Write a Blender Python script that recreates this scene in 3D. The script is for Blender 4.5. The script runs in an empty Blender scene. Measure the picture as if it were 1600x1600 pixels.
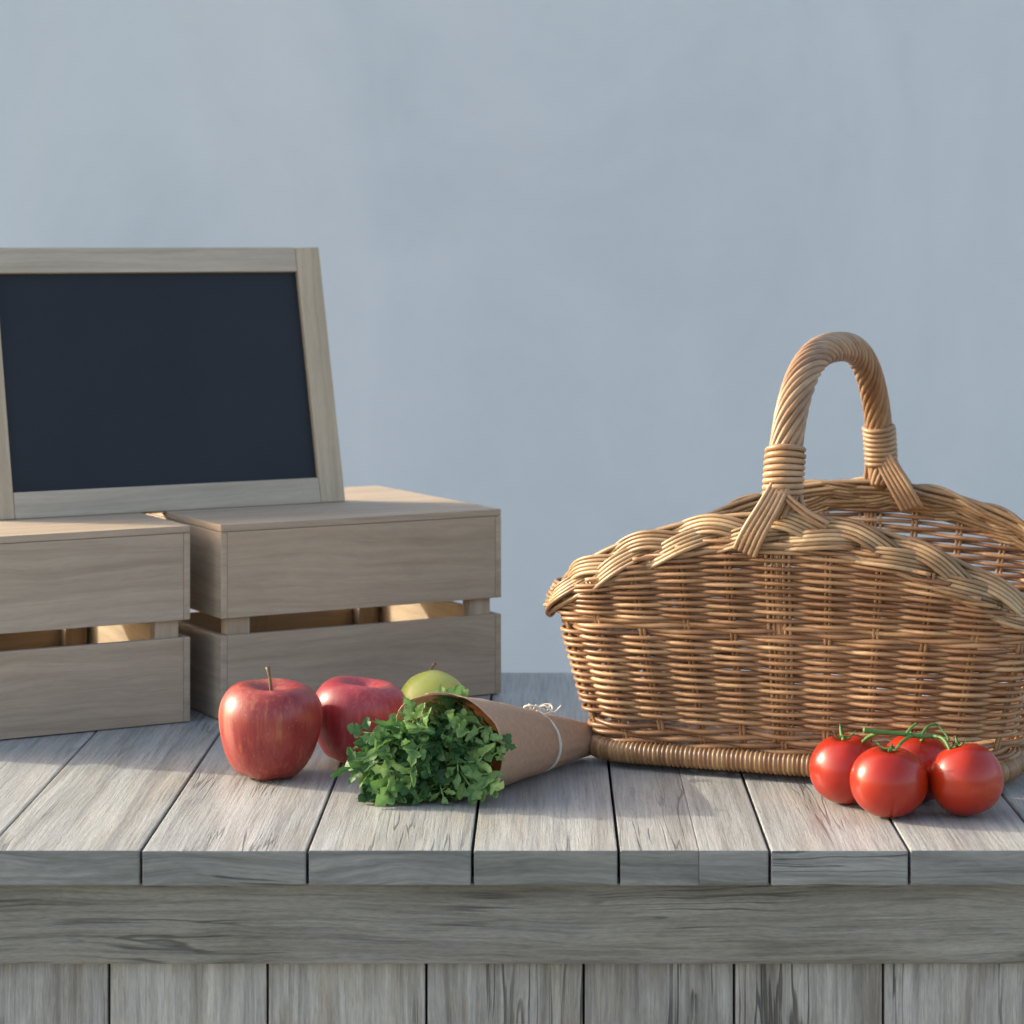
import bpy, bmesh, math, random
from mathutils import Vector, Matrix, noise
R = math.radians; PI = math.pi
random.seed(7)
scene = bpy.context.scene
col = scene.collection

# ---------------------------------------------------------------- camera
# level camera with lens shift; table top is z = 0, eye height CH above it
F = 4000.0; CH = 0.4256; YF = 1.796
cd = bpy.data.cameras.new('camera'); cam = bpy.data.objects.new('camera', cd); col.objects.link(cam)
cam.location = (0, 0, CH); cam.rotation_euler = (R(90), 0, 0)
cd.sensor_width = 36; cd.lens = F/1600*36
cd.shift_x = -55/1600; cd.shift_y = -420/1600
cd.clip_end = 500
cd.dof.use_dof = True; cd.dof.focus_distance = 1.99; cd.dof.aperture_fstop = 11
scene.camera = cam
# ---------------------------------------------------------------- light
SUN_EL, SUN_BACK = 22.0, 15.5           # sun low on the left, slightly behind the wall line
w = bpy.data.worlds.new('World'); scene.world = w; w.use_nodes = True
nt = w.node_tree; bg = nt.nodes['Background']
sky = nt.nodes.new('ShaderNodeTexSky'); sky.sky_type = 'NISHITA'; sky.sun_disc = False
sky.sun_elevation = R(SUN_EL); sky.sun_rotation = R(-(90-SUN_BACK)); sky.air_density = 1.0; sky.dust_density = 4.0; sky.ozone_density = 0.3
nt.links.new(sky.outputs[0], bg.inputs[0]); bg.inputs[1].default_value = 0.15
sd = bpy.data.lights.new('sun', 'SUN'); sd.energy = 2.0; sd.angle = R(0.7); sd.color = (.90, .85, .71)
sun = bpy.data.objects.new('sun', sd); col.objects.link(sun)
el, bk = R(SUN_EL), R(SUN_BACK)
SD = Vector((-math.cos(el)*math.cos(bk), math.cos(el)*math.sin(bk), math.sin(el)))
sun.rotation_euler = SD.to_track_quat('Z', 'Y').to_euler(); sun.location = SD*4
scene.view_settings.view_transform = 'Standard'; scene.view_settings.look = 'None'
scene.view_settings.exposure = 1.52; scene.view_settings.gamma = 1.0; scene.view_settings.use_curve_mapping = False
scene.render.engine = 'CYCLES'
scene.render.resolution_x = 1024; scene.render.resolution_y = 1024

# ---------------------------------------------------------------- node helpers
class NB:
    def __init__(s, name):
        s.m = bpy.data.materials.new(name); s.m.use_nodes = True; s.t = s.m.node_tree
        s.p = s.t.nodes['Principled BSDF']
    def n(s, typ, **kw):
        x = s.t.nodes.new('ShaderNode'+typ)
        for k, v in kw.items(): setattr(x, k, v)
        return x
    def l(s, a, b): s.t.links.new(a, b)
    def setin(s, node, i, v):
        if hasattr(v, 'is_output'): s.l(v, node.inputs[i])
        else: node.inputs[i].default_value = v
    def attr(s, name): return s.n('Attribute', attribute_name=name).outputs['Fac']
    def uv(s): return s.n('UVMap').outputs[0]
    def obj(s): return s.n('TexCoord').outputs['Object']
    def mapping(s, v, scale=(1, 1, 1), loc=(0, 0, 0)):
        m = s.n('Mapping'); s.l(v, m.inputs[0]); s.setin(m, 'Scale', scale); s.setin(m, 'Location', loc); return m.outputs[0]
    def noise(s, v, scale=1, detail=4, rough=.5, dist=0, dim='3D', w=None):
        x = s.n('TexNoise'); x.noise_dimensions = dim; s.l(v, x.inputs['Vector'])
        if w is not None: s.setin(x, 'W', w)
        x.inputs['Scale'].default_value = scale; x.inputs['Detail'].default_value = detail
        x.inputs['Roughness'].default_value = rough; x.inputs['Distortion'].default_value = dist
        return x.outputs['Fac']
    def ramp(s, f, stops, interp='LINEAR'):
        r = s.n('ValToRGB'); s.l(f, r.inputs[0]); cr = r.color_ramp; cr.interpolation = interp
        while len(cr.elements) < len(stops): cr.elements.new(.5)
        for e, (p, c) in zip(cr.elements, stops):
            e.position = p; e.color = (c, c, c, 1) if isinstance(c, (int, float)) else (*c, 1)
        return r.outputs[0]
    def mix(s, f, a, b, mode='MIX'):
        x = s.n('Mix'); x.data_type = 'RGBA'; x.blend_type = mode
        s.setin(x, 0, f); 
        for i, v in ((6, a), (7, b)):
            if hasattr(v, 'is_output'): s.l(v, x.inputs[i])
            else: x.inputs[i].default_value = (v, v, v, 1) if isinstance(v, (int, float)) else (*v, 1)
        return x.outputs[2]
    def math(s, op, a, b=0.0):
        x = s.n('Math', operation=op); s.setin(x, 0, a); s.setin(x, 1, b); return x.outputs[0]
    def bump(s, h, strength=.3, dist=.001, normal=None):
        b = s.n('Bump'); s.l(h, b.inputs['Height']); b.inputs['Strength'].default_value = strength
        b.inputs['Distance'].default_value = dist
        if normal: s.l(normal, b.inputs['Normal'])
        return b.outputs[0]
    def out(s, color=None, rough=None, normal=None, spec=None):
        if color is not None: s.setin(s.p, 'Base Color', color if hasattr(color, 'is_output') else (*color, 1))
        if rough is not None: s.setin(s.p, 'Roughness', rough)
        if normal is not None: s.l(normal, s.p.inputs['Normal'])
        if spec is not None: s.setin(s.p, 'Specular IOR Level', spec)
        return s.m

def wood(name, light, mid, dark, fibre=260, crack=.6, rough=.75, contrast=1.0, bump=.5, wav=.004, tintamt=.35, coarse=1.0, blotch=0.3, spec=.25, stain=None):
    """wood seen in UV metres: u runs along the grain"""
    b = NB(name); uv = b.uv(); t = b.attr('tint')
    tw = b.math('MULTIPLY', t, 37.0)
    low = b.noise(b.mapping(uv, (3.5, 14, 1)), 1, 3, .5, dim='4D', w=tw)
    sep = b.n('SeparateXYZ'); b.l(uv, sep.inputs[0])
    dv = b.math('MULTIPLY', b.math('SUBTRACT', low, .5), wav*6)
    cmb = b.n('CombineXYZ'); b.l(sep.outputs[0], cmb.inputs[0]); b.l(b.math('ADD', sep.outputs[1], dv), cmb.inputs[1]); b.l(tw, cmb.inputs[2])
    c = cmb.outputs[0]
    grain = b.noise(b.mapping(c, (3.2*coarse, 90*coarse, 1)), 1, 5, .6, .15)
    fine = b.noise(b.mapping(c, (fibre*.03, fibre, 1)), 1, 3, .65)
    fine2 = b.noise(b.mapping(c, (fibre*.3, fibre*2.6, 1)), 1, 2, .6)
    blot = b.noise(b.mapping(c, (9, 22, 1)), 1, 4, .6)
    base = b.ramp(grain, [(.30, dark), (.5, mid), (.70, light)])
    fr = b.ramp(fine, [(.30, 1-.42*contrast), (.55, 1.0)])
    base = b.mix(.8, base, fr, 'MULTIPLY')
    f2 = b.ramp(fine2, [(.30, 1-.35*contrast), (.6, 1.0)])
    base = b.mix(.6, base, f2, 'MULTIPLY')
    bl = b.ramp(blot, [(.3, 1-blotch), (.6, 1.0)])
    base = b.mix(.9, base, bl, 'MULTIPLY')
    if stain is not None:
        sn = b.noise(b.mapping(c, (6, 30, 1), (8, 4, 3)), 1, 5, .65, .6)
        base = b.mix(b.ramp(sn, [(.45, 0), (.70, .75)]), base, stain, 'MULTIPLY')
        kn_ = b.n('TexVoronoi'); b.l(b.mapping(c, (3.2, 9, 1), (2, 7, 0)), kn_.inputs['Vector']); kn_.inputs['Scale'].default_value = 1
        base = b.mix(b.ramp(kn_.outputs['Distance'], [(.035, .75), (.10, 0)]), base, tuple(x*.45 for x in dark))
    # checks and cracks: thin dark lines along the grain
    cn = b.noise(b.mapping(c, (3.2, 85, 1), (5, 3, 0)), 1, 3, .5, .5)
    ck = b.ramp(b.math('ABSOLUTE', b.math('SUBTRACT', cn, .5)), [(.0, 1.0), (.010, .9), (.022, 0)])
    gate = b.ramp(b.noise(b.mapping(c, (7, 18, 1), (1, 9, 2)), 1, 2, .5), [(.52, 0), (.62, 1)])
    ckm = b.math('MULTIPLY', b.math('MULTIPLY', ck, gate), crack)
    base = b.mix(ckm, base, tuple(x*.28 for x in dark))
    tv = b.math('ADD', b.math('MULTIPLY', b.math('FRACT', b.math('MULTIPLY', t, 7.3)), tintamt), 1-tintamt*.5)
    hv = b.n('HueSaturation'); b.l(base, hv.inputs['Color']); b.l(tv, hv.inputs['Value'])
    b.l(b.math('ADD', b.math('MULTIPLY', b.math('FRACT', b.math('MULTIPLY', t, 3.1)), .2), .9), hv.inputs['Saturation'])
    h = b.math('SUBTRACT', b.math('ADD', b.math('MULTIPLY', fine, 1.0), b.math('MULTIPLY', grain, .6)), b.math('MULTIPLY', ckm, 1.6))
    h = b.math('ADD', h, b.math('MULTIPLY', fine2, .5))
    return b.out(hv.outputs[0], rough, b.bump(h, bump, .0012), spec)

M = {}
M['deck'] = wood('weathered_deck_wood', (.49, .49, .455), (.415, .415, .385), (.30, .30, .285), fibre=430, crack=.6, contrast=1.0, bump=.4, wav=.0015, tintamt=.10, blotch=.12, rough=.40, spec=.7, stain=(.92, .84, .76))
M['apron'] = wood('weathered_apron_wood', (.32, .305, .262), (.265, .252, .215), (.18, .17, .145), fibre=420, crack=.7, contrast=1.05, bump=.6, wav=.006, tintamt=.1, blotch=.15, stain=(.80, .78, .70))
M['clad'] = wood('weathered_cladding_wood', (.53, .515, .465), (.43, .415, .375), (.28, .265, .235), fibre=340, crack=.9, contrast=.9, bump=1.0, wav=.003, tintamt=.3, blotch=.3, stain=(.75, .68, .58))
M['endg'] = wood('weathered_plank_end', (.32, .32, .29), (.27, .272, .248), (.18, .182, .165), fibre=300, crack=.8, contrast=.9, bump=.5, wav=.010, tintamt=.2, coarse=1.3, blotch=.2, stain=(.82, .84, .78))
M['crate'] = wood('pale_crate_wood', (.48, .38, .275), (.435, .34, .245), (.37, .285, .20), fibre=300, crack=.10, contrast=.35, bump=.18, wav=.008, tintamt=.08, rough=.6, blotch=.12)
M['frame'] = wood('pale_frame_wood', (.53, .425, .305), (.475, .38, .27), (.40, .31, .215), fibre=260, crack=.06, contrast=.35, bump=.15, wav=.006, tintamt=.10, rough=.55, blotch=.1)

b = NB('blue_grey_plaster'); oc = b.obj()
n1 = b.noise(b.mapping(oc, (1, 1, .6)), 1.6, 5, .6, .8); n2 = b.noise(oc, 9, 5, .6); n4 = b.noise(b.mapping(oc, (1, 1, .25), (4, 2, 9)), 2.3, 3, .5, .5)
c1 = b.ramp(n1, [(.28, (.51, .565, .58)), (.5, (.585, .632, .645)), (.72, (.65, .685, .69))])
c1 = b.mix(b.ramp(n4, [(.5, 0), (.75, .5)]), c1, (.63, .635, .655))
c1 = b.mix(.5, c1, b.ramp(n2, [(.3, .95), (.7, 1.0)]), 'MULTIPLY')
M['plaster'] = b.out(c1, .85, b.bump(b.noise(oc, 40, 6, .6), .25, .003), .2)
b = NB('packed_ground'); oc = b.obj()
M['ground'] = b.out(b.ramp(b.noise(oc, 3, 8, .6), [(.3, (.20, .19, .17)), (.7, (.30, .285, .26))]), .9, b.bump(b.noise(oc, 60, 6, .7), .5, .01))
b = NB('slate_board'); oc = b.obj()
M['slate'] = b.out(b.ramp(b.noise(oc, 7, 5, .6), [(.3, (.012, .014, .019)), (.7, (.016, .0185, .024))]), .62, b.bump(b.noise(oc, 900, 2, .5), .1, .0003), .3)
b = NB('gap_shade'); M['dark'] = b.out((.03, .028, .025), .9)  # near-black colour standing in for the shade inside the board gaps

def wicker(name, c0, c1, c2, rough=.42):
    b = NB(name); t = b.attr('tint'); oc = b.obj()
    base = b.ramp(t, [(0, c0), (.5, c1), (1, c2)])
    n = b.noise(oc, 60, 4, .6); n3 = b.noise(oc, 9, 2, .5)
    base = b.mix(.75, base, b.ramp(n, [(.28, (.62, .56, .5)), (.62, (1.05, 1.04, 1.02))]), 'MULTIPLY')
    base = b.mix(.8, base, b.ramp(n3, [(.3, (.82, .76, .70)), (.7, (1.05, 1.05, 1.05))]), 'MULTIPLY')
    return b.out(base, rough, b.bump(b.noise(oc, 500, 3, .6), .25, .0005), .5)
M['weave'] = wicker('willow_weave', (.20, .095, .04), (.345, .185, .085), (.53, .33, .17))
M['rim'] = wicker('willow_rim', (.22, .13, .06), (.37, .24, .125), (.52, .37, .21))
M['handle'] = wicker('willow_handle', (.25, .13, .06), (.36, .21, .105), (.45, .29, .16))
M['foot'] = wicker('cane_foot', (.22, .11, .045), (.34, .185, .08), (.47, .29, .135))

def apple_mat(name, ca, cb, cc, dotc, g=(.30, .70)):
    b = NB(name); oc = b.obj()
    st = b.noise(b.mapping(oc, (1, 1, .10)), 210, 5, .7)
    big = b.noise(oc, 16, 3, .5, .3)
    mixf = b.math('ADD', b.math('MULTIPLY', st, .5), b.math('MULTIPLY', big, .5))
    base = b.ramp(mixf, [(g[0], ca), (.5, cb), (g[1], cc)])
    v = b.n('TexVoronoi'); b.l(oc, v.inputs['Vector']); v.inputs['Scale'].default_value = 190
    d = b.ramp(v.outputs['Distance'], [(.07, .30), (.16, 0)])
    base = b.mix(d, base, dotc)
    b.p.inputs['Coat Weight'].default_value = .35; b.p.inputs['Coat Roughness'].default_value = .34
    b.p.inputs['Subsurface Weight'].default_value = .05; b.p.inputs['Subsurface Radius'].default_value = (.01, .004, .002)
    return b.out(base, .45, b.bump(b.noise(oc, 90, 3, .5), .05, .001), .5)
M['apple_red'] = apple_mat('red_apple_skin', (.20, .007, .009), (.30, .030, .020), (.42, .17, .055), (.5, .25, .15), (.38, .64))
M['apple_pink'] = apple_mat('pink_apple_skin', (.25, .010, .016), (.33, .026, .032), (.42, .11, .07), (.5, .25, .2), (.38, .66))
M['apple_green'] = apple_mat('green_apple_skin', (.36, .38, .05), (.42, .43, .065), (.48, .46, .10), (.5, .5, .2))
b = NB('apple_stem'); M['stem'] = b.out(b.ramp(b.noise(b.obj(), 200, 3), [(.3, (.10, .06, .03)), (.7, (.22, .15, .07))]), .7)
b = NB('tomato_skin'); oc = b.obj()
b.p.inputs['Coat Weight'].default_value = .32; b.p.inputs['Coat Roughness'].default_value = .16
b.p.inputs['Subsurface Weight'].default_value = .12; b.p.inputs['Subsurface Radius'].default_value = (.012, .003, .001); b.p.inputs['Subsurface Scale'].default_value = .6
M['tomato'] = b.out(b.ramp(b.noise(oc, 22, 3, .5), [(.3, (.30, .010, .002)), (.6, (.37, .022, .003)), (.8, (.43, .055, .006))]), .34, b.bump(b.noise(oc, 70, 2, .5), .03, .001), .35)
def leafm(name, c0, c1, c2, trans=.35):
    b = NB(name); t = b.attr('tint'); oc = b.obj()
    base = b.ramp(t, [(0, c0), (.5, c1), (1, c2)])
    base = b.mix(.5, base, b.ramp(b.noise(oc, 260, 3, .6), [(.3, .72), (.7, 1.1)]), 'MULTIPLY')
    b.out(base, .5, b.bump(b.noise(oc, 420, 3, .6), .4, .0006), .4)
    tr = b.n('BsdfTranslucent'); b.l(base, tr.inputs[0]); mx = b.n('MixShader'); mx.inputs[0].default_value = trans
    o = b.t.nodes['Material Output']; b.l(b.p.outputs[0], mx.inputs[1]); b.l(tr.outputs[0], mx.inputs[2]); b.l(mx.outputs[0], o.inputs[0])
    return b.m
M['leaf'] = leafm('parsley_leaf', (.022, .07, .02), (.095, .215, .06), (.28, .42, .13))
M['leafstem'] = leafm('parsley_stem', (.12, .26, .06), (.2, .36, .1), (.27, .42, .14), .15)
M['vine'] = leafm('tomato_vine', (.05, .12, .025), (.095, .21, .045), (.16, .30, .085), .12)
M['paper'] = leafm('kraft_paper', (.53, .35, .225), (.58, .39, .255), (.62, .43, .29), .28)
pm = M['paper'].node_tree
for nd in pm.nodes:
    if nd.type == 'PRINCIPLED': nd.inputs['Roughness'].default_value = .8; nd.inputs['Specular IOR Level'].default_value = .2
b = NB('cotton_twine'); M['twine'] = b.out(b.ramp(b.noise(b.obj(), 900, 2), [(.3, (.55, .47, .37)), (.7, (.78, .70, .58))]), .9)

# ---------------------------------------------------------------- geometry helpers
class MB:
    def __init__(s): s.v = []; s.f = []; s.t = []
    def grid(s, rings, tint=.5, closed_u=False, closed_v=True, cap=True):
        """rings: list of rings of points; closed_v joins each ring, closed_u joins last ring to first"""
        o = len(s.v); n = len(rings[0]); m = len(rings)
        for i, r in enumerate(rings):
            tt = tint[i] if isinstance(tint, list) else tint
            for p in r: s.v.append(tuple(p)); s.t.append(tt)
        for i in range(m if closed_u else m-1):
            a = o+i*n; c = o+((i+1) % m)*n
            for j in range(n if closed_v else n-1):
                k = (j+1) % n
                s.f.append((a+j, a+k, c+k, c+j))
        if cap and not closed_u and closed_v:
            s.f.append(tuple(o+j for j in range(n))[::-1]); s.f.append(tuple(o+(m-1)*n+j for j in range(n)))
    def tube(s, pts, r, n=6, tint=.5, closed=False, ref=None):
        pts = [Vector(p) for p in pts]; m = len(pts); rings = []; nrm = None
        for i, p in enumerate(pts):
            a = pts[(i-1) % m] if (closed or i > 0) else p
            c = pts[(i+1) % m] if (closed or i < m-1) else p
            T = (c-a)
            if T.length < 1e-9: T = Vector((0, 0, 1))
            T.normalize()
            if ref is not None: nrm = Vector(ref) - T*T.dot(Vector(ref))
            elif nrm is None:
                nrm = T.orthogonal()
            else: nrm = nrm - T*nrm.dot(T)
            if nrm.length < 1e-9: nrm = T.orthogonal()
            nrm.normalize(); B = T.cross(nrm)
            rr = r(i/(m-1)) if callable(r) else r
            rings.append([p+(nrm*math.cos(2*PI*k/n)+B*math.sin(2*PI*k/n))*rr for k in range(n)])
        s.grid(rings, tint, closed_u=closed)
    def build(s, name, mat, parent=None, smooth=True):
        me = bpy.data.meshes.new(name); me.from_pydata(s.v, [], s.f); me.update()
        at = me.attributes.new('tint', 'FLOAT', 'POINT'); at.data.foreach_set('value', s.t)
        bm = bmesh.new(); bm.from_mesh(me); bmesh.ops.recalc_face_normals(bm, faces=bm.faces); bm.to_mesh(me); bm.free()
        if smooth: me.polygons.foreach_set('use_smooth', [True]*len(me.polygons))
        me.materials.append(mat)
        o = bpy.data.objects.new(name, me); col.objects.link(o); o.parent = parent
        return o

class Boards:
    """bevelled boards with UV metres along the grain and one tint per board"""
    def __init__(s): s.bm = bmesh.new(); s.uv = s.bm.loops.layers.uv.new('UVMap'); s.t = s.bm.verts.layers.float.new('tint')
    def box(s, lo, hi, grain=0, tint=None, bev=.0008, end_mat=None, jig=0.0, shift=None):
        lo = Vector(lo); hi = Vector(hi)
        if tint is None: tint = random.random()
        r = bmesh.ops.create_cube(s.bm, size=1); vs = r['verts']
        for v in vs:
            v.co = Vector([lo[i]+(v.co[i]+.5)*(hi[i]-lo[i]) for i in range(3)])
            if shift: v.co = shift(v.co)
        es = list({e for v in vs for e in v.link_edges})
        if bev: 
            rr = bmesh.ops.bevel(s.bm, geom=es, offset=bev, segments=2, affect='EDGES', profile=.6)
            vs = list({v for f in rr['faces'] for v in f.verts} | {v for v in vs if v.is_valid})
        fs = {f for v in vs for f in v.link_faces}
        off = (random.random()*20, random.random()*20)
        others = [a for a in (0, 1, 2) if a != grain]
        for f in fs:
            f.normal_update(); n = f.normal; ax = max((0, 1, 2), key=lambda i: abs(n[i]))
            if ax == grain: ua, va = others
            else: ua = grain; va = [a for a in others if a != ax][0]
            if ax == grain and end_mat is not None: f.material_index = end_mat
            for lp in f.loops: lp[s.uv].uv = (lp.vert.co[ua]+off[0]+ax*1.7, lp.vert.co[va]+off[1]+ax*.9)
        for v in {v for f in fs for v in f.verts}: v[s.t] = tint
    def build(s, name, mats, parent=None, smooth=False):
        me = bpy.data.meshes.new(name); s.bm.to_mesh(me); s.bm.free()
        for m in (mats if isinstance(mats, (list, tuple)) else [mats]): me.materials.append(m)
        o = bpy.data.objects.new(name, me); col.objects.link(o); o.parent = parent
        return o

def tag(o, label=None, cat=None, group=None, kind=None):
    if label: o['label'] = label
    if cat: o['category'] = cat
    if group: o['group'] = group
    if kind: o['kind'] = kind
    return o
def empty(name, loc, rz, label, cat, group=None):
    o = bpy.data.objects.new(name, None); col.objects.link(o); o.location = loc; o.rotation_euler = (0, 0, rz)
    o.empty_display_size = .05
    return tag(o, label, cat, group)
def G(px, py, z=0.0):
    Y = F*(CH-z)/(py-380); return Vector(((px-855)*Y/F, Y, z))

# ---------------------------------------------------------------- setting
GZ = -.9
gm = MB(); gm.grid([[(-60, -60, GZ), (60, -60, GZ)], [(-60, 60, GZ), (60, 60, GZ)]], closed_v=False, cap=False)
g = gm.build('ground', M['ground']); tag(g, kind='structure')
wb = Boards(); wb.box((-5, 4.3, GZ-.05), (7, 4.5, 1.75), bev=.01)
wo = wb.build('plaster_wall', M['plaster']); tag(wo, 'smooth blue grey plaster wall filling the background behind the table', 'wall')

# ---------------------------------------------------------------- table
YB = 2.541; S = YF/F
X = lambda px: (px-855)*S
table = empty('wooden_table', (0, 2.17, GZ), 0, 'weathered grey plank table or counter carrying the crates, fruit and basket', 'table')
def tpart(bd, name, mats):
    o = bd.build(name, mats); o.parent = table; o.matrix_parent_inverse = Matrix.Translation((0, -2.17, -GZ)); return o
edges = [-1260, -1010, -765, -515, -270, -22, 220, 480, 738, 967, 1203, 1421, 1638, 1880, 2130, 2370, 2620]
tb = Boards(); tt = .0247
tints = {220: .31, 480: .77, 738: .12, 967: .93, 1203: .55, 1421: .66}
for i in range(len(edges)-1):
    a, c = X(edges[i])+.0011, X(edges[i+1])-.0011
    dy = random.uniform(-.0006, .0006); dz = random.uniform(-.0006, .0)
    if edges[i] == 967:      # this plank has split along its length
        m_ = X(1092); tb.box((a, YF+dy, -tt+dz), (m_-.0001, YB, dz), grain=1, bev=.0006, end_mat=1, tint=.42); a = m_+.0001
    tb.box((a, YF+dy, -tt+dz), (c, YB, dz), grain=1, bev=.0011, end_mat=1)
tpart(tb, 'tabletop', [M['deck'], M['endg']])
x0, x1 = X(edges[0])+.03, X(edges[-1])-.03
ap = Boards(); ap.box((x0, YF+.010, -.0830), (x1, YF+.030, -tt-.0012), grain=0, bev=.001)
ap.box((x0-.012, YF+.0305, -.0830), (x0+.006, YB-.02, -tt-.0012), grain=1); ap.box((x1-.006, YF+.0305, -.0830), (x1+.012, YB-.02, -tt-.0012), grain=1)
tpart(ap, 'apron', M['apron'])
cl = Boards()
ve = [-1312, -1065, -818, -571, -324, -77, 170, 418, 666, 912, 1147, 1380, 1626, 1873, 2120, 2367, 2600]
for i in range(len(ve)-1):
    X = lambda px: (px-855)*S*1.0105
    cl.box((X(ve[i])+.0009, YF+.0185+random.uniform(0, .0012), GZ), (X(ve[i+1])-.0009, YF+.032, -.0835), grain=2, bev=.0012, tint=random.random())
tpart(cl, 'front_panel', M['clad'])
for sx in (x0, x1):
    sp = Boards(); y = YF+.034; k = 0
    while y < YB-.03:
        sp.box((sx-.006, y, GZ), (sx+.006, min(y+.11, YB-.02), -.0835), grain=2, bev=.0012); y += .112
    tpart(sp, 'side_panel', M['clad'])
sb = Boards(); sb.box((x0+.01, YF+.036, -tt-.004-.02), (x1-.01, YB-.03, -tt-.004), grain=0, bev=0)
sb.box((x0+.01, YF+.0325, GZ+.01), (x1-.01, YF+.0355, -.0845), grain=0, bev=0)  # unseen dark sheet, added to block daylight showing between the cladding boards
tpart(sb, 'underframe_gap_backing', M['dark'])

# ---------------------------------------------------------------- crates
CL, CDp, CHt, T = .2836, .27, .174, .006
ANG = R(29.4)
def make_crate(name, front_left, label, group):
    e = empty(name, (front_left[0], front_left[1], 0.0006), ANG, label, 'crate', group)
    lid = Boards(); n = 3; wd = CDp/n
    for k in range(n): lid.box((0, k*wd+(.0003 if k else 0), CHt-.0062), (CL, (k+1)*wd-.0003, CHt), bev=.0006)
    lid.build('lid', M['crate'], e)
    zz = ((0, .075), (.0905, CHt-.0066))
    p = Boards()
    for a, c in zz: p.box((T+.0002, 0, a), (CL-T-.0002, T, c), bev=.0006)
    p.build('slat_panel', M['crate'], e)
    p = Boards()
    for a, c in ((0, .058), (.128, CHt-.0066)): p.box((T+.0002, CDp-T, a), (CL-T-.0002, CDp, c), bev=.0006)
    p.build('slat_panel', M['crate'], e)
    for xa in (0, CL-T):
        p = Boards()
        for a, c in zz: p.box((xa, -.0003, a), (xa+T, CDp+.0003, c), grain=1, bev=.0006)
        p.build('slat_panel', M['crate'], e)
    for px, py in ((.0085, T+.0003), (CL-.0305, T+.0003), (.0085, CDp-T-.0145), (CL-.0305, CDp-T-.0145)):
        p = Boards(); p.box((px, py, .003), (px+.022, py+.0142, CHt-.0068), grain=2, bev=.0006); p.build('corner_post', M['crate'], e)
    p = Boards(); p.box((CL/2-.011, CDp-T-.0145, .003), (CL/2+.011, CDp-T-.0003, CHt-.0068), grain=2, bev=.0006); p.build('middle_post', M['crate'], e)
    p = Boards()
    for k in range(3): p.box((T+.001, T+.001+k*(CDp-2*T)/3, .0008), (CL-T-.001, T-.001+(k+1)*(CDp-2*T)/3, .0026), bev=0)
    p.build('bottom', M['crate'], e)
    return e
u = Vector((math.cos(ANG), math.sin(ANG), 0)); v = Vector((-math.sin(ANG), math.cos(ANG), 0))
c2 = G(345, 1127); make_crate('wooden_crate', c2, 'pale wooden crate under the right half of the chalkboard, behind the apples', 'pale slatted wooden crates')
c1 = G(297, 1128)-u*CL; make_crate('wooden_crate', c1, 'pale wooden crate cut off by the left edge, under the left half of the chalkboard', 'pale slatted wooden crates')

# ---------------------------------------------------------------- chalkboard
BR = Vector((-.1957, 2.485, 0)); BW, BL, LEAN = .355, .2545, R(14.3)
bl = BR-u*BW
cb = empty('chalkboard', (bl.x, bl.y, CHt+.0012), ANG, 'blank black chalkboard in a pale wood frame leaning back on the two crates', 'chalkboard')
# local frame: x along board, z up the tilted face; children carry the lean in their mesh
LM = Matrix.Rotation(-LEAN, 4, 'X')
fr = Boards(); sw = .0255; th = .013; random.seed(5)
fr.box((0, 0, 0), (sw, th, BL), grain=2, bev=.0012); fr.box((BW-sw, 0, 0), (BW, th, BL), grain=2, bev=.0012)
fr.box((sw+.0002, .0003, 0), (BW-sw-.0002, th, sw-.001), grain=0, bev=.001); fr.box((sw+.0002, .0003, BL-sw+.001), (BW-sw-.0002, th, BL), grain=0, bev=.001)
bmesh.ops.transform(fr.bm, matrix=LM, verts=fr.bm.verts); fr.build('frame', M['frame'], cb)
sl = Boards(); sl.box((sw-.004, .0052, sw-.004), (BW-sw+.004, .0085, BL-sw+.004), bev=0)
bmesh.ops.transform(sl.bm, matrix=LM, verts=sl.bm.verts); sl.build('writing_surface', M['slate'], cb)
bk_ = Boards(); bk_.box((BW/2-.02, 0, 0), (BW/2+.02, .005, .17), grain=2, bev=.001)
bmesh.ops.transform(bk_.bm, matrix=Matrix.Translation((0, .112, 0)) @ Matrix.Rotation(R(22), 4, 'X'), verts=bk_.bm.verts)
bk_.build('support_leg', M['frame'], cb)

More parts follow.
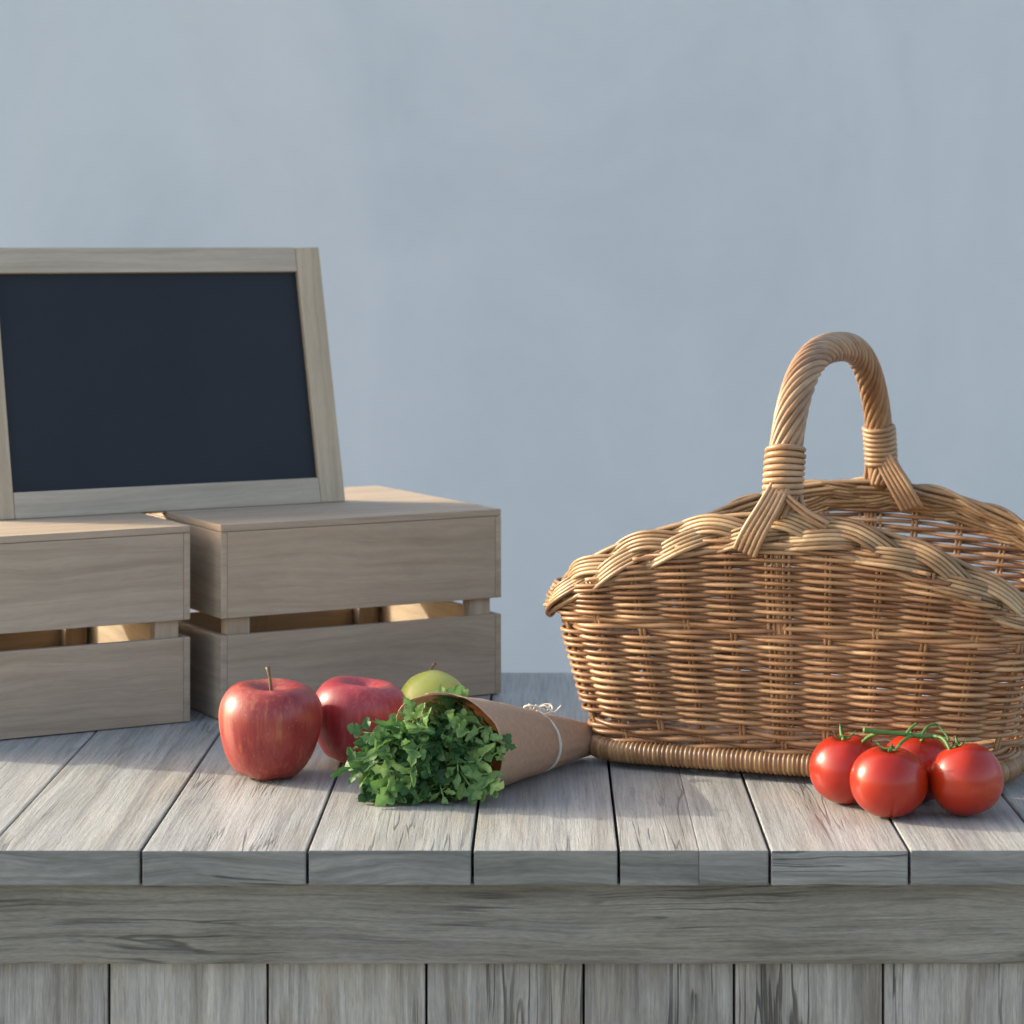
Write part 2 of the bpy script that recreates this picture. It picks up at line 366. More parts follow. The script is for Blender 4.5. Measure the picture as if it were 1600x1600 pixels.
# ---------------------------------------------------------------- fruit
def apple(name, pos, rad, h, mat, label, tilt=(0, 0), seed=0, stem=True, stemrot=0, stemh=.020, lob=.010, group=None, dome=False):
    e = empty(name, pos, random.random()*6, label, 'apple', group)
    rt = Matrix.Rotation(tilt[1], 4, 'Y') @ Matrix.Rotation(tilt[0], 4, 'X')
    nr, ns = 56, 72; rings = []
    prof = [(0.0, -.41), (.08, -.415), (.16, -.438), (.26, -.468), (.40, -.484), (.53, -.472), (.65, -.424), (.755, -.347), (.842, -.25), (.91, -.14), (.962, -.02), (.99, .085), (1.0, .165), (.985, .245), (.942, .32), (.872, .388), (.78, .442), (.67, .478), (.55, .492), (.43, .482), (.31, .452), (.20, .41), (.10, .375), (0.0, .35)]
    if dome: prof = [(math.sin(PI*q_/22), -.5*math.cos(PI*q_/22)) for q_ in range(23)]
    def ev(t):
        x = t*(len(prof)-1); i = min(int(x), len(prof)-2); f = x-i
        p0 = prof[max(i-1, 0)]; p1 = prof[i]; p2 = prof[i+1]; p3 = prof[min(i+2, len(prof)-1)]
        cr = lambda a, b_, c, d: .5*((2*b_)+(c-a)*f+(2*a-5*b_+4*c-d)*f*f+(-a+3*b_-3*c+d)*f**3)
        return cr(p0[0], p1[0], p2[0], p3[0]), cr(p0[1], p1[1], p2[1], p3[1])
    top = rt @ Vector((0, 0, (.50 if dome else .345)*h)); zmin = 1e9
    for i in range(nr+1):
        r0, z0 = ev(i/nr); ring = []
        for k in range(ns):
            a = 2*PI*k/ns
            lb = 1+lob*math.cos(5*a+seed)*(.4+.6*abs(z0)*2)+.012*math.cos(2*a+seed*2)+.010*math.cos(a+seed)
            zz = z0*h+(.010*h*math.cos(5*a+seed)*max(0, -z0*2)+.008*h*math.cos(3*a+seed+.6)*max(0, z0*2))*min(1, r0*2)
            p = rt @ Vector((max(r0, .0005)*rad*lb*math.cos(a), max(r0, .0005)*rad*lb*math.sin(a), zz))
            zmin = min(zmin, p.z); ring.append(p)
        rings.append(ring)
    for r_ in rings:
        for p in r_: p.z -= zmin
    m = MB(); m.grid(rings); m.build('fruit', mat, e)
    if stem:
        d = rt @ Vector((0, 0, 1)); s0 = Vector((top.x, top.y, top.z-zmin))
        side = Vector((math.cos(stemrot), math.sin(stemrot), 0))
        pts = [s0+d*(stemh*(1.35*t)-.002)+side*(.005*t*t) for t in [i/8 for i in range(9)]]
        sm = MB(); sm.tube(pts, lambda t: .0011+.0009*max(0, t-.8)*5+.0004*(1-t), 8); sm.build('stem', M['stem'], e)
    return e
a1 = G(421, 1213); apple('red_apple', a1, .0415, .0735, M['apple_red'], 'large red apple with upright stem, in front at left, nearest the camera', seed=.8, stemrot=1.0, tilt=(R(3), R(-2)), group='red apples')
a2 = Vector((-.1545, 2.10, 0)); apple('red_apple', a2, .0385, .0655, M['apple_pink'], 'pinkish red apple partly hidden between the front apple and the parsley', seed=2.1, stem=False, tilt=(R(-4), R(5)), group='red apples')
a3 = Vector((-.0985, 2.20, 0)); apple('green_apple', a3, .0300, .0575, M['apple_green'], 'yellow green apple showing only its top above the wrapped parsley', seed=4, tilt=(R(8), R(-24)), stemrot=2, stemh=.007, lob=.006, dome=True)

# tomatoes on the vine
tom = empty('tomato_cluster', (.269, 1.925, 0), 0, 'cluster of four glossy red vine tomatoes in front of the wicker basket', 'tomatoes')
TP = [(.2545, 1.912, .0287, .0520, .3, .1, -.05), (.3128, 1.915, .0277, .0530, 1.4, -.15, .25), (.2285, 1.958, .0280, .0520, 2.6, .1, .12), (.2830, 1.966, .0278, .0520, 4.0, 0, 0)]
ORG = Vector((.27, 1.935, 0))
for (tx, ty, r_, h, seed, t1, t2) in TP:
    rt = Matrix.Rotation(t2*-1, 4, 'Y') @ Matrix.Rotation(t1, 4, 'X')
    rings = []; nr, ns = 44, 64; zmin = 9
    for i in range(nr+1):
        t = PI*i/nr-PI/2; z0 = math.sin(t); r0 = math.cos(t)
        dimp = .17*math.exp(-(r0/.22)**2) if z0 > 0 else -.04*math.exp(-(r0/.2)**2)
        ring = []
        for k in range(ns):
            a = 2*PI*k/ns
            lb = 1+.010*math.cos(5*a+seed)+.010*math.cos(2*a+seed*3)+(.03*math.cos(6*a+seed)*max(0, z0)**3)
            pr = max(r0, .0008)**.93
            p = rt @ Vector((pr*r_*lb*math.cos(a), pr*r_*lb*math.sin(a), (z0-dimp)*h/2))
            zmin = min(zmin, p.z); ring.append(p)
        rings.append(ring)
    base = Vector((tx, ty, 0))-ORG
    for q in rings:
        for p in q: p.z -= zmin; p.x += base.x; p.y += base.y
    m = MB(); m.grid(rings); tob = m.build('tomato', M['tomato'], tom)
    # calyx
    c = MB(); tp = rt @ Vector((0, 0, h/2*.86)); tp = Vector((tp.x+base.x, tp.y+base.y, tp.z-zmin)); up = (rt @ Vector((0, 0, 1))).normalized()
    for k in range(6):
        a = 2*PI*k/6+seed; d = rt @ Vector((math.cos(a), math.sin(a), 0)); ln = random.uniform(.007, .013); lift = random.uniform(-.1, .7)
        sdv = up.cross(d).normalized(); rr_ = []
        for i in range(7):
            t = i/6; wd = .0015*math.sin(PI*min(.97, t*.85+.12))+.0002
            p = tp+d*ln*t+up*(.0035+ln*(lift*t*t*.7)-.002*math.sin(PI*t))
            rr_.append([p+sdv*wd, p+up*.0006, p-sdv*wd, p-up*.0002])
        c.grid(rr_, tint=random.random())
    c.build('calyx', M['vine'], tob)
def P(px, py, Y): return Vector(((px-855)*Y/F, Y, CH-(py-380)*Y/F))-ORG
vn = MB()
def smoothpath(ps, n=8):
    out = []
    for i in range(len(ps)-1):
        p0 = ps[max(i-1, 0)]; p1 = ps[i]; p2 = ps[i+1]; p3 = ps[min(i+2, len(ps)-1)]
        for k in range(n):
            f = k/n; out.append(.5*((2*p1)+(p2-p0)*f+(2*p0-5*p1+4*p2-p3)*f*f+(-p0+3*p1-3*p2+p3)*f**3))
    out.append(ps[-1]); return out
vn.tube(smoothpath([P(1349, 1137, 1.930), P(1375, 1140, 1.932), P(1410, 1143, 1.935), P(1440, 1147, 1.938), P(1462, 1146, 1.94)]), lambda t: .0019-.0003*t+.0006*max(0, 1-t*9), 8, .55)
vn.tube(smoothpath([P(1415, 1143, 1.935), P(1422, 1134, 1.937), P(1431, 1126, 1.94)]), lambda t: .0013-.0004*t, 7, .7)
vn.tube(smoothpath([P(1456, 1146, 1.94), P(1472, 1150, 1.93), P(1481, 1163, 1.922), P(1485, 1176, 1.918)]), lambda t: .0016-.0003*t, 8, .4)
vn.tube(smoothpath([P(1438, 1146, 1.938), P(1448, 1132, 1.943), P(1462, 1128, 1.95), P(1474, 1140, 1.945), P(1482, 1152, 1.94)]), lambda t: .0011-.0003*t, 7, .5)
vn.tube(smoothpath([P(1372, 1141, 1.932), P(1357, 1147, 1.94), P(1343, 1160, 1.952)]), lambda t: .0016-.0003*t, 8, .35)
vn.tube(smoothpath([P(1425, 1145, 1.936), P(1410, 1154, 1.925), P(1396, 1170, 1.913)]), lambda t: .0014-.0003*t, 8, .45)
vn.tube(smoothpath([P(1444, 1147, 1.938), P(1440, 1152, 1.95), P(1432, 1156, 1.962)]), lambda t: .0014-.0003*t, 8, .45)
vn.build('vine_stem', M['vine'], tom)

# ---------------------------------------------------------------- wrapped parsley
tipc = Vector((.030, 2.118, .0148)); opc = Vector((-.066, 1.972, .0375))
hb = empty('parsley_bundle', (tipc+opc)/2*1.0, 0, 'bunch of green parsley wrapped in a brown kraft paper cone tied with twine', 'herb bundle')
HB = Vector(((tipc+opc)/2)); hb.location = (HB.x, HB.y, 0); HB.z = 0
ax = (opc-tipc); LN = ax.length; ax.normalize()
e1 = Vector((0, 0, 1)); e1 = (e1-ax*e1.dot(ax)).normalized(); e2 = ax.cross(e1).normalized()   # e2 sideways
pw = MB(); rings = []; ns = 96
def cone_r(t): return .0135+(.0378-.0135)*max(0, t)**1.0
for i in range(41):
    ring = []
    for k in range(ns+1):
        ph = 2*PI*k/ns*1.06     # overlaps itself at the seam
        # the mouth is cut so that the back flap reaches furthest
        ext = 1+.19*max(0, math.cos(ph-.55))-.03*math.cos(3*ph)
        t = i/40*ext
        rr = cone_r(t)*(1+.018*math.sin(3*ph+4*t)+.022*noise.noise(Vector((math.cos(ph)*1.5, math.sin(ph)*1.5, t*5)))+ .020*noise.noise(Vector((math.cos(ph)*4, math.sin(ph)*4, t*12)))+.03*abs(noise.noise(Vector((math.cos(ph)*3+9, math.sin(ph)*3, t*3)))))
        rr += .0010*(k/ns)
        # gathered by the twine
        rr *= 1-.06*math.exp(-((t-.40)/.035)**2)
        p = tipc+ax*(t*LN)+(e1*math.cos(ph)+e2*math.sin(ph))*rr-HB
        p.z = max(p.z, .0009); ring.append(p)
    rings.append(ring)
pw.grid(rings, closed_v=False, cap=False)
# folded tip
tips = []
for i in range(8):
    a = PI/2*i/7; tips.append([tipc-ax*(.009*math.sin(a))+(e1*math.cos(2*PI*k/24)+e2*math.sin(2*PI*k/24))*(cone_r(0)*max(.03, math.cos(a)))-HB for k in range(24)])
pw.grid(tips, closed_v=True, cap=False)
po = pw.build('paper_wrap', M['paper'], hb)
so = po.modifiers.new('thickness', 'SOLIDIFY'); so.thickness = .0005
tw = MB(); tcc = .40; q = []
for k in range(60):
    ph = 2*PI*k/60; p = tipc+ax*((tcc+.02*math.cos(ph))*LN)+(e1*math.cos(ph)+e2*math.sin(ph))*(cone_r(tcc)*.975+.0006)-HB; p.z = max(p.z, .0012); q.append(p)
tw.tube(q, .0009, 6, closed=True)
q2 = [p+ax*.0016+Vector((0, 0, .0003)) for p in q]; tw.tube(q2, .0008, 6, closed=True)
two = tw.build('twine', M['twine'], hb)
kn = tipc+ax*(tcc*LN)+e1*(cone_r(tcc)*1.0+.001)-HB
bw = MB()
for (dx, dz, ln) in ((-1, .25, .012), (1, .2, .011)):
    pp = []
    for i in range(17):
        t = i/16; a = t*2*PI; pp.append(kn+Vector((dx*ln*(1-math.cos(a))*.5, .004*math.sin(a)*dx, .002+.0045*math.sin(a)*.7+dz*ln*.5*(1-math.cos(a))*.5)))
    bw.tube(pp, .0008, 6)
for (d, ln) in ((Vector((.9, -.2, .1)), .020), (Vector((.7, .5, .12)), .014), (Vector((-.8, -.1, .3)), .010)):
    bw.tube([kn+d*ln*t+Vector((0, 0, .002+.003*math.sin(t*7))) for t in [i/10 for i in range(11)]], .0008, 6)
bw.tube([kn+Vector((0, 0, .001)), kn+Vector((.001, 0, .004))], .0022, 8)
bw.build('bow', M['twine'], two)
# leaves
lf = MB(); stm = MB()
LOS = ([(0, .02), (.10, .04), (.24, .17), (.36, .36), (.47, .47), (.57, .41), (.61, .24), (.72, .31), (.84, .28), (.94, .15), (1.0, .02)],
       [(0, .02), (.12, .03), (.28, .12), (.44, .22), (.58, .28), (.70, .29), (.76, .19), (.86, .21), (.96, .16), (1.04, .07), (1.08, .01)],
       [(0, .02), (.10, .05), (.20, .24), (.30, .48), (.40, .54), (.50, .40), (.52, .22), (.68, .33), (.78, .30), (.86, .14), (1.0, .02)])
def leaflet(org, d, nrm, size, tint):
    """lobed leaflet as a curved, slightly folded sheet"""
    sd_ = d.cross(nrm).normalized(); nrm = sd_.cross(d).normalized(); LO = [(x_, y_*random.uniform(.82, 1.15)) for x_, y_ in random.choice(LOS)]
    cup = random.uniform(-.8, .3); fold = random.uniform(.1, .7); tw_ = random.uniform(-.7, .7); o = len(lf.v)
    wd = random.uniform(.5, 1.0); wob = random.random()*6; skew = random.uniform(-.25, .25)
    for (x, y) in LO:
        for q_ in (-1, -.5, 0, .5, 1):
            yy = y*q_*wd*(1+.12*math.sin(x*9+wob+q_*2))+skew*x*x
            z = cup*x*x*.6+fold*abs(y*q_)+tw_*x*yy+.07*math.sin(x*8+wob)*abs(q_)
            lf.v.append(tuple(org+(d*x+sd_*yy+nrm*z)*size)); lf.t.append(min(1, max(0, tint+(.09 if q_ == 0 else 0)+random.uniform(-.05, .05))))
    for i in range(len(LO)-1):
        for k in range(4):
            a = o+i*5+k; lf.f.append((a, a+1, a+6, a+5))
def leaf(p, d, nrm, size, tint):
    d = d.normalized(); sd_ = d.cross(nrm)
    if sd_.length < .05: nrm = Vector((.3, -.8, .5)); sd_ = d.cross(nrm)
    sd_.normalize()
    leaflet(p+d*size*.30, d, nrm, size*1.15, tint)
    for s in (-1, 1):
        dd = (d*.55+sd_*s*.85).normalized(); nn = (nrm+Vector((random.uniform(-.3, .3), random.uniform(-.3, .3), random.uniform(-.3, .3)))).normalized()
        leaflet(p+dd*size*.08, dd, nn, size*1.0, tint+random.uniform(-.06, .06))
    stm.tube([p-d*size*.5, p, p+d*size*.45], .0007, 5, .5)
outd = Vector((-.80, -.42, -.02)).normalized()
def sprig(target, size, tint, nrm=None, d=None):
    root = opc-ax*.05+(e1*random.uniform(-.4, .4)+e2*random.uniform(-.4, .4))*.02
    mid = root.lerp(target, .6)+Vector((0, 0, .006))
    pts = [root.lerp(mid, t).lerp(mid.lerp(target, t), t)-HB for t in [i/8 for i in range(9)]]
    stm.tube(pts, lambda t: .0011-.0005*t, 5, random.uniform(.2, .9))
    dd = d or ((target-mid).normalized()+Vector((random.uniform(-.7, .7), random.uniform(-.5, .3), random.uniform(-.7, .5)))).normalized()
    nn = nrm or Vector((random.uniform(-.8, .4), random.uniform(-1.1, -.2), random.uniform(-.2, 1.1))).normalized()
    leaf(target-HB, dd, nn, size, tint)
cnt = 0
random.seed(21)
while cnt < 250:
    t = random.random()**.8; rad = (.0345-.006*t)*math.sqrt(random.uniform(.05, 1)); ph = random.random()*2*PI
    p = opc+outd*(t*.066-.012)+Vector((-.004, 0, -.003))+Vector((0, 0, -.006*t))+(e1*math.cos(ph)+e2*math.sin(ph))*rad
    if p.z < .006: p.z = random.uniform(.005, .010)
    if p.y < 1.945: p.y = 1.945+random.uniform(0, .012)
    tint = min(1, max(0, random.gauss(.45, .30)))
    sprig(p, random.choice((.007, .0095, .0115, .014, .0165)), tint); cnt += 1
W = lambda px, py, Y: Vector(((px-855)*Y/F, Y, CH-(py-380)*Y/F))
for (px, py, Y, s, d, ti) in ((578, 1146, 1.96, .0125, (-1, -.1, .15), .25), (562, 1196, 1.955, .0155, (-1, -.2, -.2), .22), (600, 1160, 1.95, .013, (-.8, -.2, .3), .5), (605, 1225, 1.95, .013, (-.8, -.3, -.4), .8), (620, 1205, 1.94, .014, (-.8, -.3, .1), .85), (650, 1120, 1.96, .013, (-.4, -.1, .9), .6), (690, 1105, 1.975, .012, (-.2, -.2, .95), .75), (655, 1165, 1.94, .012, (-.4, -.5, -.6), .62), (715, 1195, 1.94, .012, (.1, -.4, -.9), .6), (745, 1195, 1.945, .012, (.3, -.3, -.8), .66), (770, 1180, 1.945, .009, (.6, -.2, .4), .7), (660, 1232, 1.945, .010, (-.2, -.4, -.5), .85), (690, 1235, 1.943, .011, (.2, -.4, -.6), .9), (782, 1160, 1.95, .009, (.8, -.2, -.3), .3)):
    sprig(W(px, py, Y), s, ti, Vector((random.uniform(-.4, .1), -1, random.uniform(.1, .6))), Vector(d))
for _ in range(26):
    px_ = random.uniform(590, 765); py_ = random.uniform(1125, 1225)
    sprig(W(px_, py_, 1.938+(1225-py_)*.0002), random.uniform(.011, .0155), random.uniform(.45, .9), Vector((random.uniform(-.4, .2), -1, random.uniform(.1, .8))), Vector((random.uniform(-1, .5), -.3, random.uniform(-.8, .5))))
for i in range(0, len(lf.v)):
    x, y, z = lf.v[i]; lf.v[i] = (x, y, max(z, .0012+random.random()*.0008))
lf.build('leaves', M['leaf'], hb); stm.build('stems', M['leafstem'], hb)

# ---------------------------------------------------------------- wicker basket
BA = R(-20.3)
bu = Vector((math.cos(BA), math.sin(BA), 0)); bwv = Vector((-math.sin(BA), math.cos(BA), 0))
BC = bu*(-.5235-.004)+bwv*2.106                  # world centre of the basket
bk = empty('wicker_basket', (BC.x, BC.y, 0), BA, 'brown woven wicker basket with plaited rim and twisted arched handle', 'basket')
NEXP = 7.5
ref = []
for i in range(2001):
    a = 2*PI*i/2000-PI/2; c, s = math.cos(a), math.sin(a)
    ref.append((math.copysign(abs(c)**(2/NEXP), c), math.copysign(abs(s)**(2/NEXP), s)))
cum = [0.0]
for i in range(2000): cum.append(cum[-1]+math.hypot((ref[i+1][0]-ref[i][0])*.19, (ref[i+1][1]-ref[i][1])*.145))
PER = cum[-1]
import bisect
def plan(s):
    """s in 0..1 round the basket, starts at the middle of the front, runs right"""
    x = (s % 1.0)*PER; i = min(max(bisect.bisect_right(cum, x)-1, 0), 1999); f = (x-cum[i])/max(1e-9, cum[i+1]-cum[i])
    return ref[i][0]+(ref[i+1][0]-ref[i][0])*f, ref[i][1]+(ref[i+1][1]-ref[i][1])*f
def ab(z):
    t = max(0, z-.015)/.12
    return .170+.032*t**.9, .137+.017*min(1.3, t)
def wall_pt(s, z, off=0.0):
    a, b_ = ab(z); x, y = plan(s); p = Vector((x*a, y*b_, z))
    if off:
        x1, y1 = plan(s+.002); x0_, y0_ = plan(s-.002)
        tx, ty = (x1-x0_)*a, (y1-y0_)*b_; l = math.hypot(tx, ty) or 1
        p += Vector((ty/l, -tx/l, 0))*off
    return p
def zrim(x): 
    q_ = min(1, abs(x)/.205); return .131+.069*(1-q_*q_)
NST = 34
wv = MB(); A = .0029
def weaver(zf, phase, r, amp=A, n=10, tint=None, span=None, w2=0.0):
    pts_ = []; tot = NST*n
    tint = random.random() if tint is None else tint
    ph0 = random.random()*6
    for i in range(tot):
        s = i/tot; z = zf(s)
        c_ = math.cos(PI*NST*s+phase*PI); o = amp*math.copysign(abs(c_)**.85, c_)
        z2 = z+.0004*math.sin(2*PI*s*4+ph0)+.0003*math.sin(2*PI*s*15+ph0*2)
        pts_.append((s, z2, wall_pt(s, z2, o+.0003*math.sin(2*PI*s*22+ph0))))
    tl = [min(1, max(0, tint+.22*math.sin(s_[0]*2*PI*5+ph0)+.10*math.sin(s_[0]*2*PI*17+ph0*3))) for s_ in pts_]
    return pts_, tl
def closed_weave(zf, phase, r, amp=A, tint=None):
    p_, tl = weaver(zf, phase, r, amp, tint=tint)
    wv_t = [q_[2] for q_ in p_]
    target.tube(wv_t, r, 6, tint=tl, closed=True, ref=(0, 0, 1))
target = MB()
# bottom waling: three strong twisted rounds
for k in range(4):
    z0 = .0225+k*.0043
    closed_weave(lambda s, z0=z0, k=k: z0+.0008*math.sin(PI*NST*s+k*1.6), k*.66, .0023, .0026, tint=random.uniform(.2, .6))
# lower siding, alternate randing
NR = 25; za, zb = .0405, .1135
for k in range(NR):
    z0 = za+(zb-za)*(k+.5)/NR
    closed_weave(lambda s, z0=z0: z0, k % 2, .00178, .0047, tint=random.uniform(.3, .8))
# middle wale band
for k in range(3):
    z0 = .1160+k*.0034
    closed_weave(lambda s, z0=z0, k=k: z0+.0007*math.sin(PI*NST*s+k*2), k*.66, .0021, .0026, tint=random.uniform(.35, .7))
lower = target
lower.build('siding', M['weave'], bk)
# upper siding: arched rounds that die into the rim
target = MB()
def open_rows(side, dz, r):
    k = 0
    while True:
        zc = .1258+k*dz; k += 1
        if zc > .193: break
        run = []; ph0 = random.random()*6; tint = random.uniform(.1, .7); tot = NST*10
        ss = range(-tot//4-6, tot//4+7)
        for i in ss:
            s = i/tot+(0 if side < 0 else .5)
            x, y = plan(s); 
            xx = x*.2; z = zc-(zc-.122)*.42*(xx/.2)**2*1.0+.0005*math.sin(i*.13+ph0)
            a_, b_ = ab(z)
            if z < zrim(x*a_)-.004 and side*y > .35:
                c_ = math.cos(PI*NST*s+k*PI); o = .0042*math.copysign(abs(c_)**.85, c_); run.append((wall_pt(s, z, o), min(1, max(0, tint+.25*math.sin(i*.09+ph0)))))
            elif run:
                if len(run) > 5: target.tube([q_[0] for q_ in run], r, 6, tint=[q_[1] for q_ in run], ref=(0, 0, 1))
                run = []
        if len(run) > 5: target.tube([q_[0] for q_ in run], r, 6, tint=[q_[1] for q_ in run], ref=(0, 0, 1))
open_rows(-1, .0030, .00175)
open_rows(1, .0046, .0019)
target.build('upper_siding', M['weave'], bk)
# stakes (in the plan they stand at the zero crossings seen from the side: behind/before humps)
st = MB()
for i in range(NST):
    s = (i)/NST
    x, y = plan(s); zt = zrim(x*.2)-.006
    for dlt in ((-.0016, .0016) if True else (0,)):
        ds = dlt/PER/1.0
        pts_ = [wall_pt(s+ds, .012+(zt-.012)*t, -.0006) for t in [j/10 for j in range(11)]]
        st.tube(pts_, .0016, 6, tint=random.uniform(.2, .7))
# handle liners: a fan of thin stakes under each foot of the handle
for s0 in (0.0, .5):
    for j in range(-2, 3):
        ds = j*.0042/PER; pts_ = [wall_pt(s0+ds, .03+(.19-.03)*t, .0002) for t in [q_/8 for q_ in range(9)]]
        st.tube(pts_, .0014, 6, tint=random.uniform(.5, 1))
st.build('stakes', M['weave'], bk)
# foot: wrapped roll round the base
ft = MB(); nw = 300; rings = []; tl = []
for i in range(nw*4):
    s = i/(nw*4); w_ = i % 4; rr = .0086+(.0007 if w_ in (1, 2) else -.0004)
    a_, b_ = .176, .143; x, y = plan(s); x1, y1 = plan(s+.002); x0_, y0_ = plan(s-.002)
    T_ = Vector(((x1-x0_)*a_, (y1-y0_)*b_, 0)).normalized(); N_ = Vector((T_.y, -T_.x, 0)); c_ = Vector((x*a_, y*b_, .0135))-N_*.004
    if w_ == 0: tn = random.uniform(.15, .95)
    tl.append(tn); rings.append([c_+(N_*math.cos(2*PI*k/12)*.9+Vector((0, 0, 1))*math.sin(2*PI*k/12)*1.02)*rr for k in range(12)])
ft.grid(rings, tint=tl, closed_u=True); ft.build('foot_rim', M['foot'], bk)
fl = MB()
for j in range(38):
    y = -.125+.25*j/37; L_ = .158
    fl.tube([(-L_+2*L_*i/40, y, .018+.0016*math.cos(PI*i/2+j*PI)) for i in range(41)], .0032, 6, tint=random.random())
fl.build('floor', M['weave'], bk)
# skids that lift it off the table
sk = MB()
for y in (-.115, 0, .115): sk.tube([(-.15, y, .0040), (.15, y, .0040)], .0038, 8)
sk.build('skids', M['foot'], bk)

# plaited rim
rm = MB(); NP = 8; AL = R(28); NPT = 1080
def planr(s):
    x, y = plan(s); k_ = (abs(x)**4+abs(y)**4)**.25; f_ = min(1, .5+.5/k_)   # rounder corners than the siding
    return x*f_, y*f_
def rim_frame(s):
    a_, b_ = .2125, .156; x, y = planr(s); x1, y1 = planr(s+.004); x0_, y0_ = planr(s-.004)
    p = Vector((x*a_, y*b_, zrim(x*a_)))
    T_ = Vector(((x1-x0_)*a_, (y1-y0_)*b_, zrim(x1*a_)-zrim(x0_*a_))).normalized()
    N_ = Vector((T_.y, -T_.x, 0)).normalized(); U_ = N_.cross(T_); U_ = U_ if U_.z > 0 else -U_
    Nb = N_*math.cos(AL)+U_*math.sin(AL); Db = U_*math.cos(AL)-N_*math.sin(AL)
    return p, T_, Nb, Db
AA, BB, NROD = .0085, .0050, 5
for k in range(3):
    for j in range(NROD):
        pts_ = []; off = (j-(NROD-1)/2)*.0034; tn = random.uniform(.0, 1.0); tl = []; ph0 = random.random()*6
        for i in range(NPT):
            s = i/NPT; th_ = 2*PI*(NP*s+k/3); p, T_, Nb, Db = rim_frame(s)
            dy = AA*math.cos(th_)*2*PI*NP/PER; l = math.hypot(1, dy)
            ribd = (Db-T_*dy)/l
            # turned edges: rods bunch at the edges
            p = p+Db*(AA*math.sin(th_))-Nb*(BB*math.sin(2*th_))+ribd*off+Nb*(.0008*math.sin(th_*3+j)*.3)
            pts_.append(p); tl.append(min(1, max(0, tn+.25*math.sin(s*40+ph0))))
        rm.tube(pts_, .00175, 7, tint=tl, closed=True)
# core rods behind the plait
for (o1, o2) in ((-.0138, -.0015), (.0138, -.0015), (-.005, -.004), (.005, -.004), (0, -.002), (-.010, -.003), (.009, -.004)):
    rm.tube([(lambda fr_: fr_[0]+fr_[3]*o1+fr_[2]*o2)(rim_frame(i/360)) for i in range(360)], .0024, 6, tint=.3, closed=True)
rm.build('braided_rim', M['rim'], bk)

# handle
def hpt(t):      # t 0..1 front to back
    a = PI*t; c, s = -math.cos(a), math.sin(a); n_ = 2.6
    return Vector((0, math.copysign(abs(c)**(2/n_), c)*.150+.004, .205+abs(s)**(2/n_)*.133))
hp = [hpt(i/400) for i in range(401)]
hl = [0.0]
for i in range(400): hl.append(hl[-1]+(hp[i+1]-hp[i]).length)
HLN = hl[-1]
def hat(d):
    i = min(max(bisect.bisect_right(hl, d)-1, 0), 399); f = (d-hl[i])/max(1e-9, hl[i+1]-hl[i]); p = hp[i].lerp(hp[i+1], f)
    T_ = (hp[min(i+2, 400)]-hp[max(i-1, 0)]).normalized(); return p, T_
def hshift(p, d):   # leans a little to the left in front
    return Vector((.000*(1-d/HLN)+.012*(d/HLN), 0, 0))+p
hm = MB(); NRD = 13; RC = .0108
for k in range(NRD):
    pts_ = []; tn = random.uniform(.2, .9)
    for i in range(241):
        d = .004+(HLN-.008)*i/240; p, T_ = hat(d); Xh = Vector((1, 0, 0)); Yh = T_.cross(Xh).normalized()
        a = 2*PI*k/NRD+2*PI*d/.155; rc = RC*(1.0-.14*(d/HLN))
        pts_.append(hshift(p, d)+(Xh*math.cos(a)+Yh*math.sin(a))*rc)
    hm.tube(pts_, .0029, 7, tint=tn)
hm.tube([hshift(hat(HLN*i/60)[0], HLN*i/60) for i in range(61)], .0098, 10, tint=.1)
ho = hm.build('handle', M['handle'], bk)
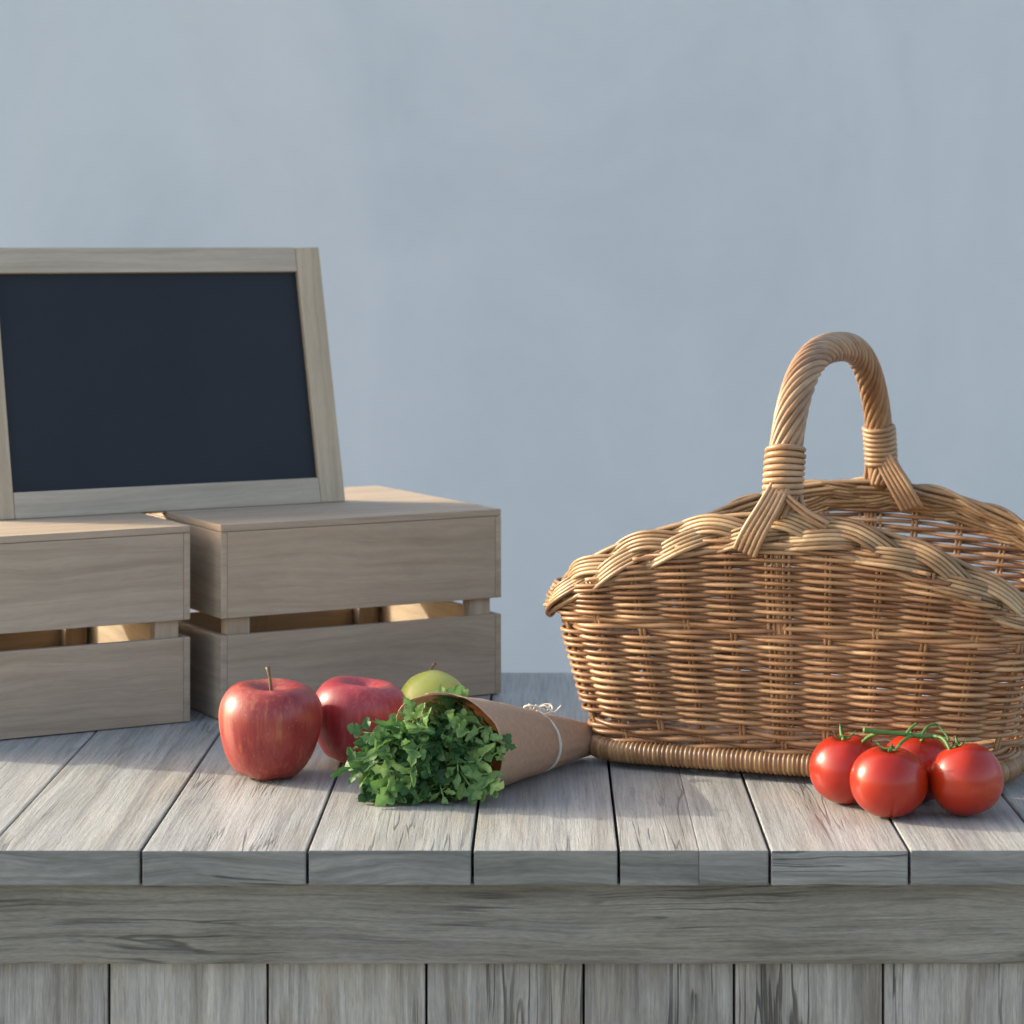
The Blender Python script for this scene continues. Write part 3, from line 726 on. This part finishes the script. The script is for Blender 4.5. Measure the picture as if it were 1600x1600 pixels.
for (d0, d1, sc) in ((.020, .058, 1.0), (HLN-.058, HLN-.020, .9)):
    bd = MB(); pts_ = []; turns = 8
    for i in range(turns*28+1):
        f = i/(turns*28); d = d0+(d1-d0)*f; p, T_ = hat(d); Xh = Vector((1, 0, 0)); Yh = T_.cross(Xh).normalized(); a = 2*PI*turns*f
        pts_.append(hshift(p, d)+(Xh*math.cos(a)+Yh*math.sin(a))*(.0144*sc))
    bd.tube(pts_, .00245, 7, tint=[.75+.2*math.sin(i*.02) for i in range(len(pts_))]); bd.build('binding', M['handle'], ho)
# feet of the handle: ribbons of rods that splay over the rim
def ribbon(pts, wdir, n=5, r=.0021, tint=.6, spread=.0042, taper=.75):
    fm = MB(); pts = [Vector(p) for p in pts]; sp_ = smoothpath(pts, 6); m_ = len(sp_)
    for j in range(n):
        fm.tube([p+Vector(wdir).normalized()*((j-(n-1)/2)*spread*(taper+(1-taper)*math.sin(PI*.5*i/(m_-1)))) for i, p in enumerate(sp_)], r, 6, tint=min(1, max(0, tint+random.uniform(-.2, .2))))
    fm.build('splayed_rods', M['handle'], ho)
X0, y0 = .000, -.147
ribbon([(X0+.002, y0-.010, .236), (X0-.006, y0-.019, .218), (X0-.016, y0-.0245, .199), (X0-.024, y0-.0225, .183)], (.93, 0, -.35), 5, tint=.7)
ribbon([(X0+.000, y0-.009, .233), (X0+.012, y0-.013, .223), (X0+.026, y0-.013, .213), (X0+.040, y0-.010, .205)], (.4, 0, .9), 2, r=.0018, tint=.6)
ribbon([(X0-.004, y0+.008, .236), (X0-.012, y0+.011, .220), (X0-.026, y0+.012, .200)], (.93, 0, -.3), 4, tint=.4)
ribbon([(X0+.003, y0+.004, .236), (X0+.008, y0+.002, .222), (X0+.014, y0-.004, .206), (X0+.020, y0-.008, .196)], (.93, 0, .3), 5, tint=.5)
X0, y0 = .012, .153
ribbon([(X0+.002, y0-.010, .236), (X0+.010, y0-.013, .224), (X0+.022, y0-.017, .206), (X0+.031, y0-.015, .190)], (.93, 0, .3), 5, tint=.6)
ribbon([(X0-.004, y0-.003, .236), (X0-.006, y0-.001, .222), (X0-.008, y0, .20)], (1, 0, 0), 5, tint=.5)
ribbon([(X0, y0+.009, .236), (X0+.006, y0+.014, .220), (X0+.02, y0+.02, .196)], (.93, 0, .35), 5, tint=.6)
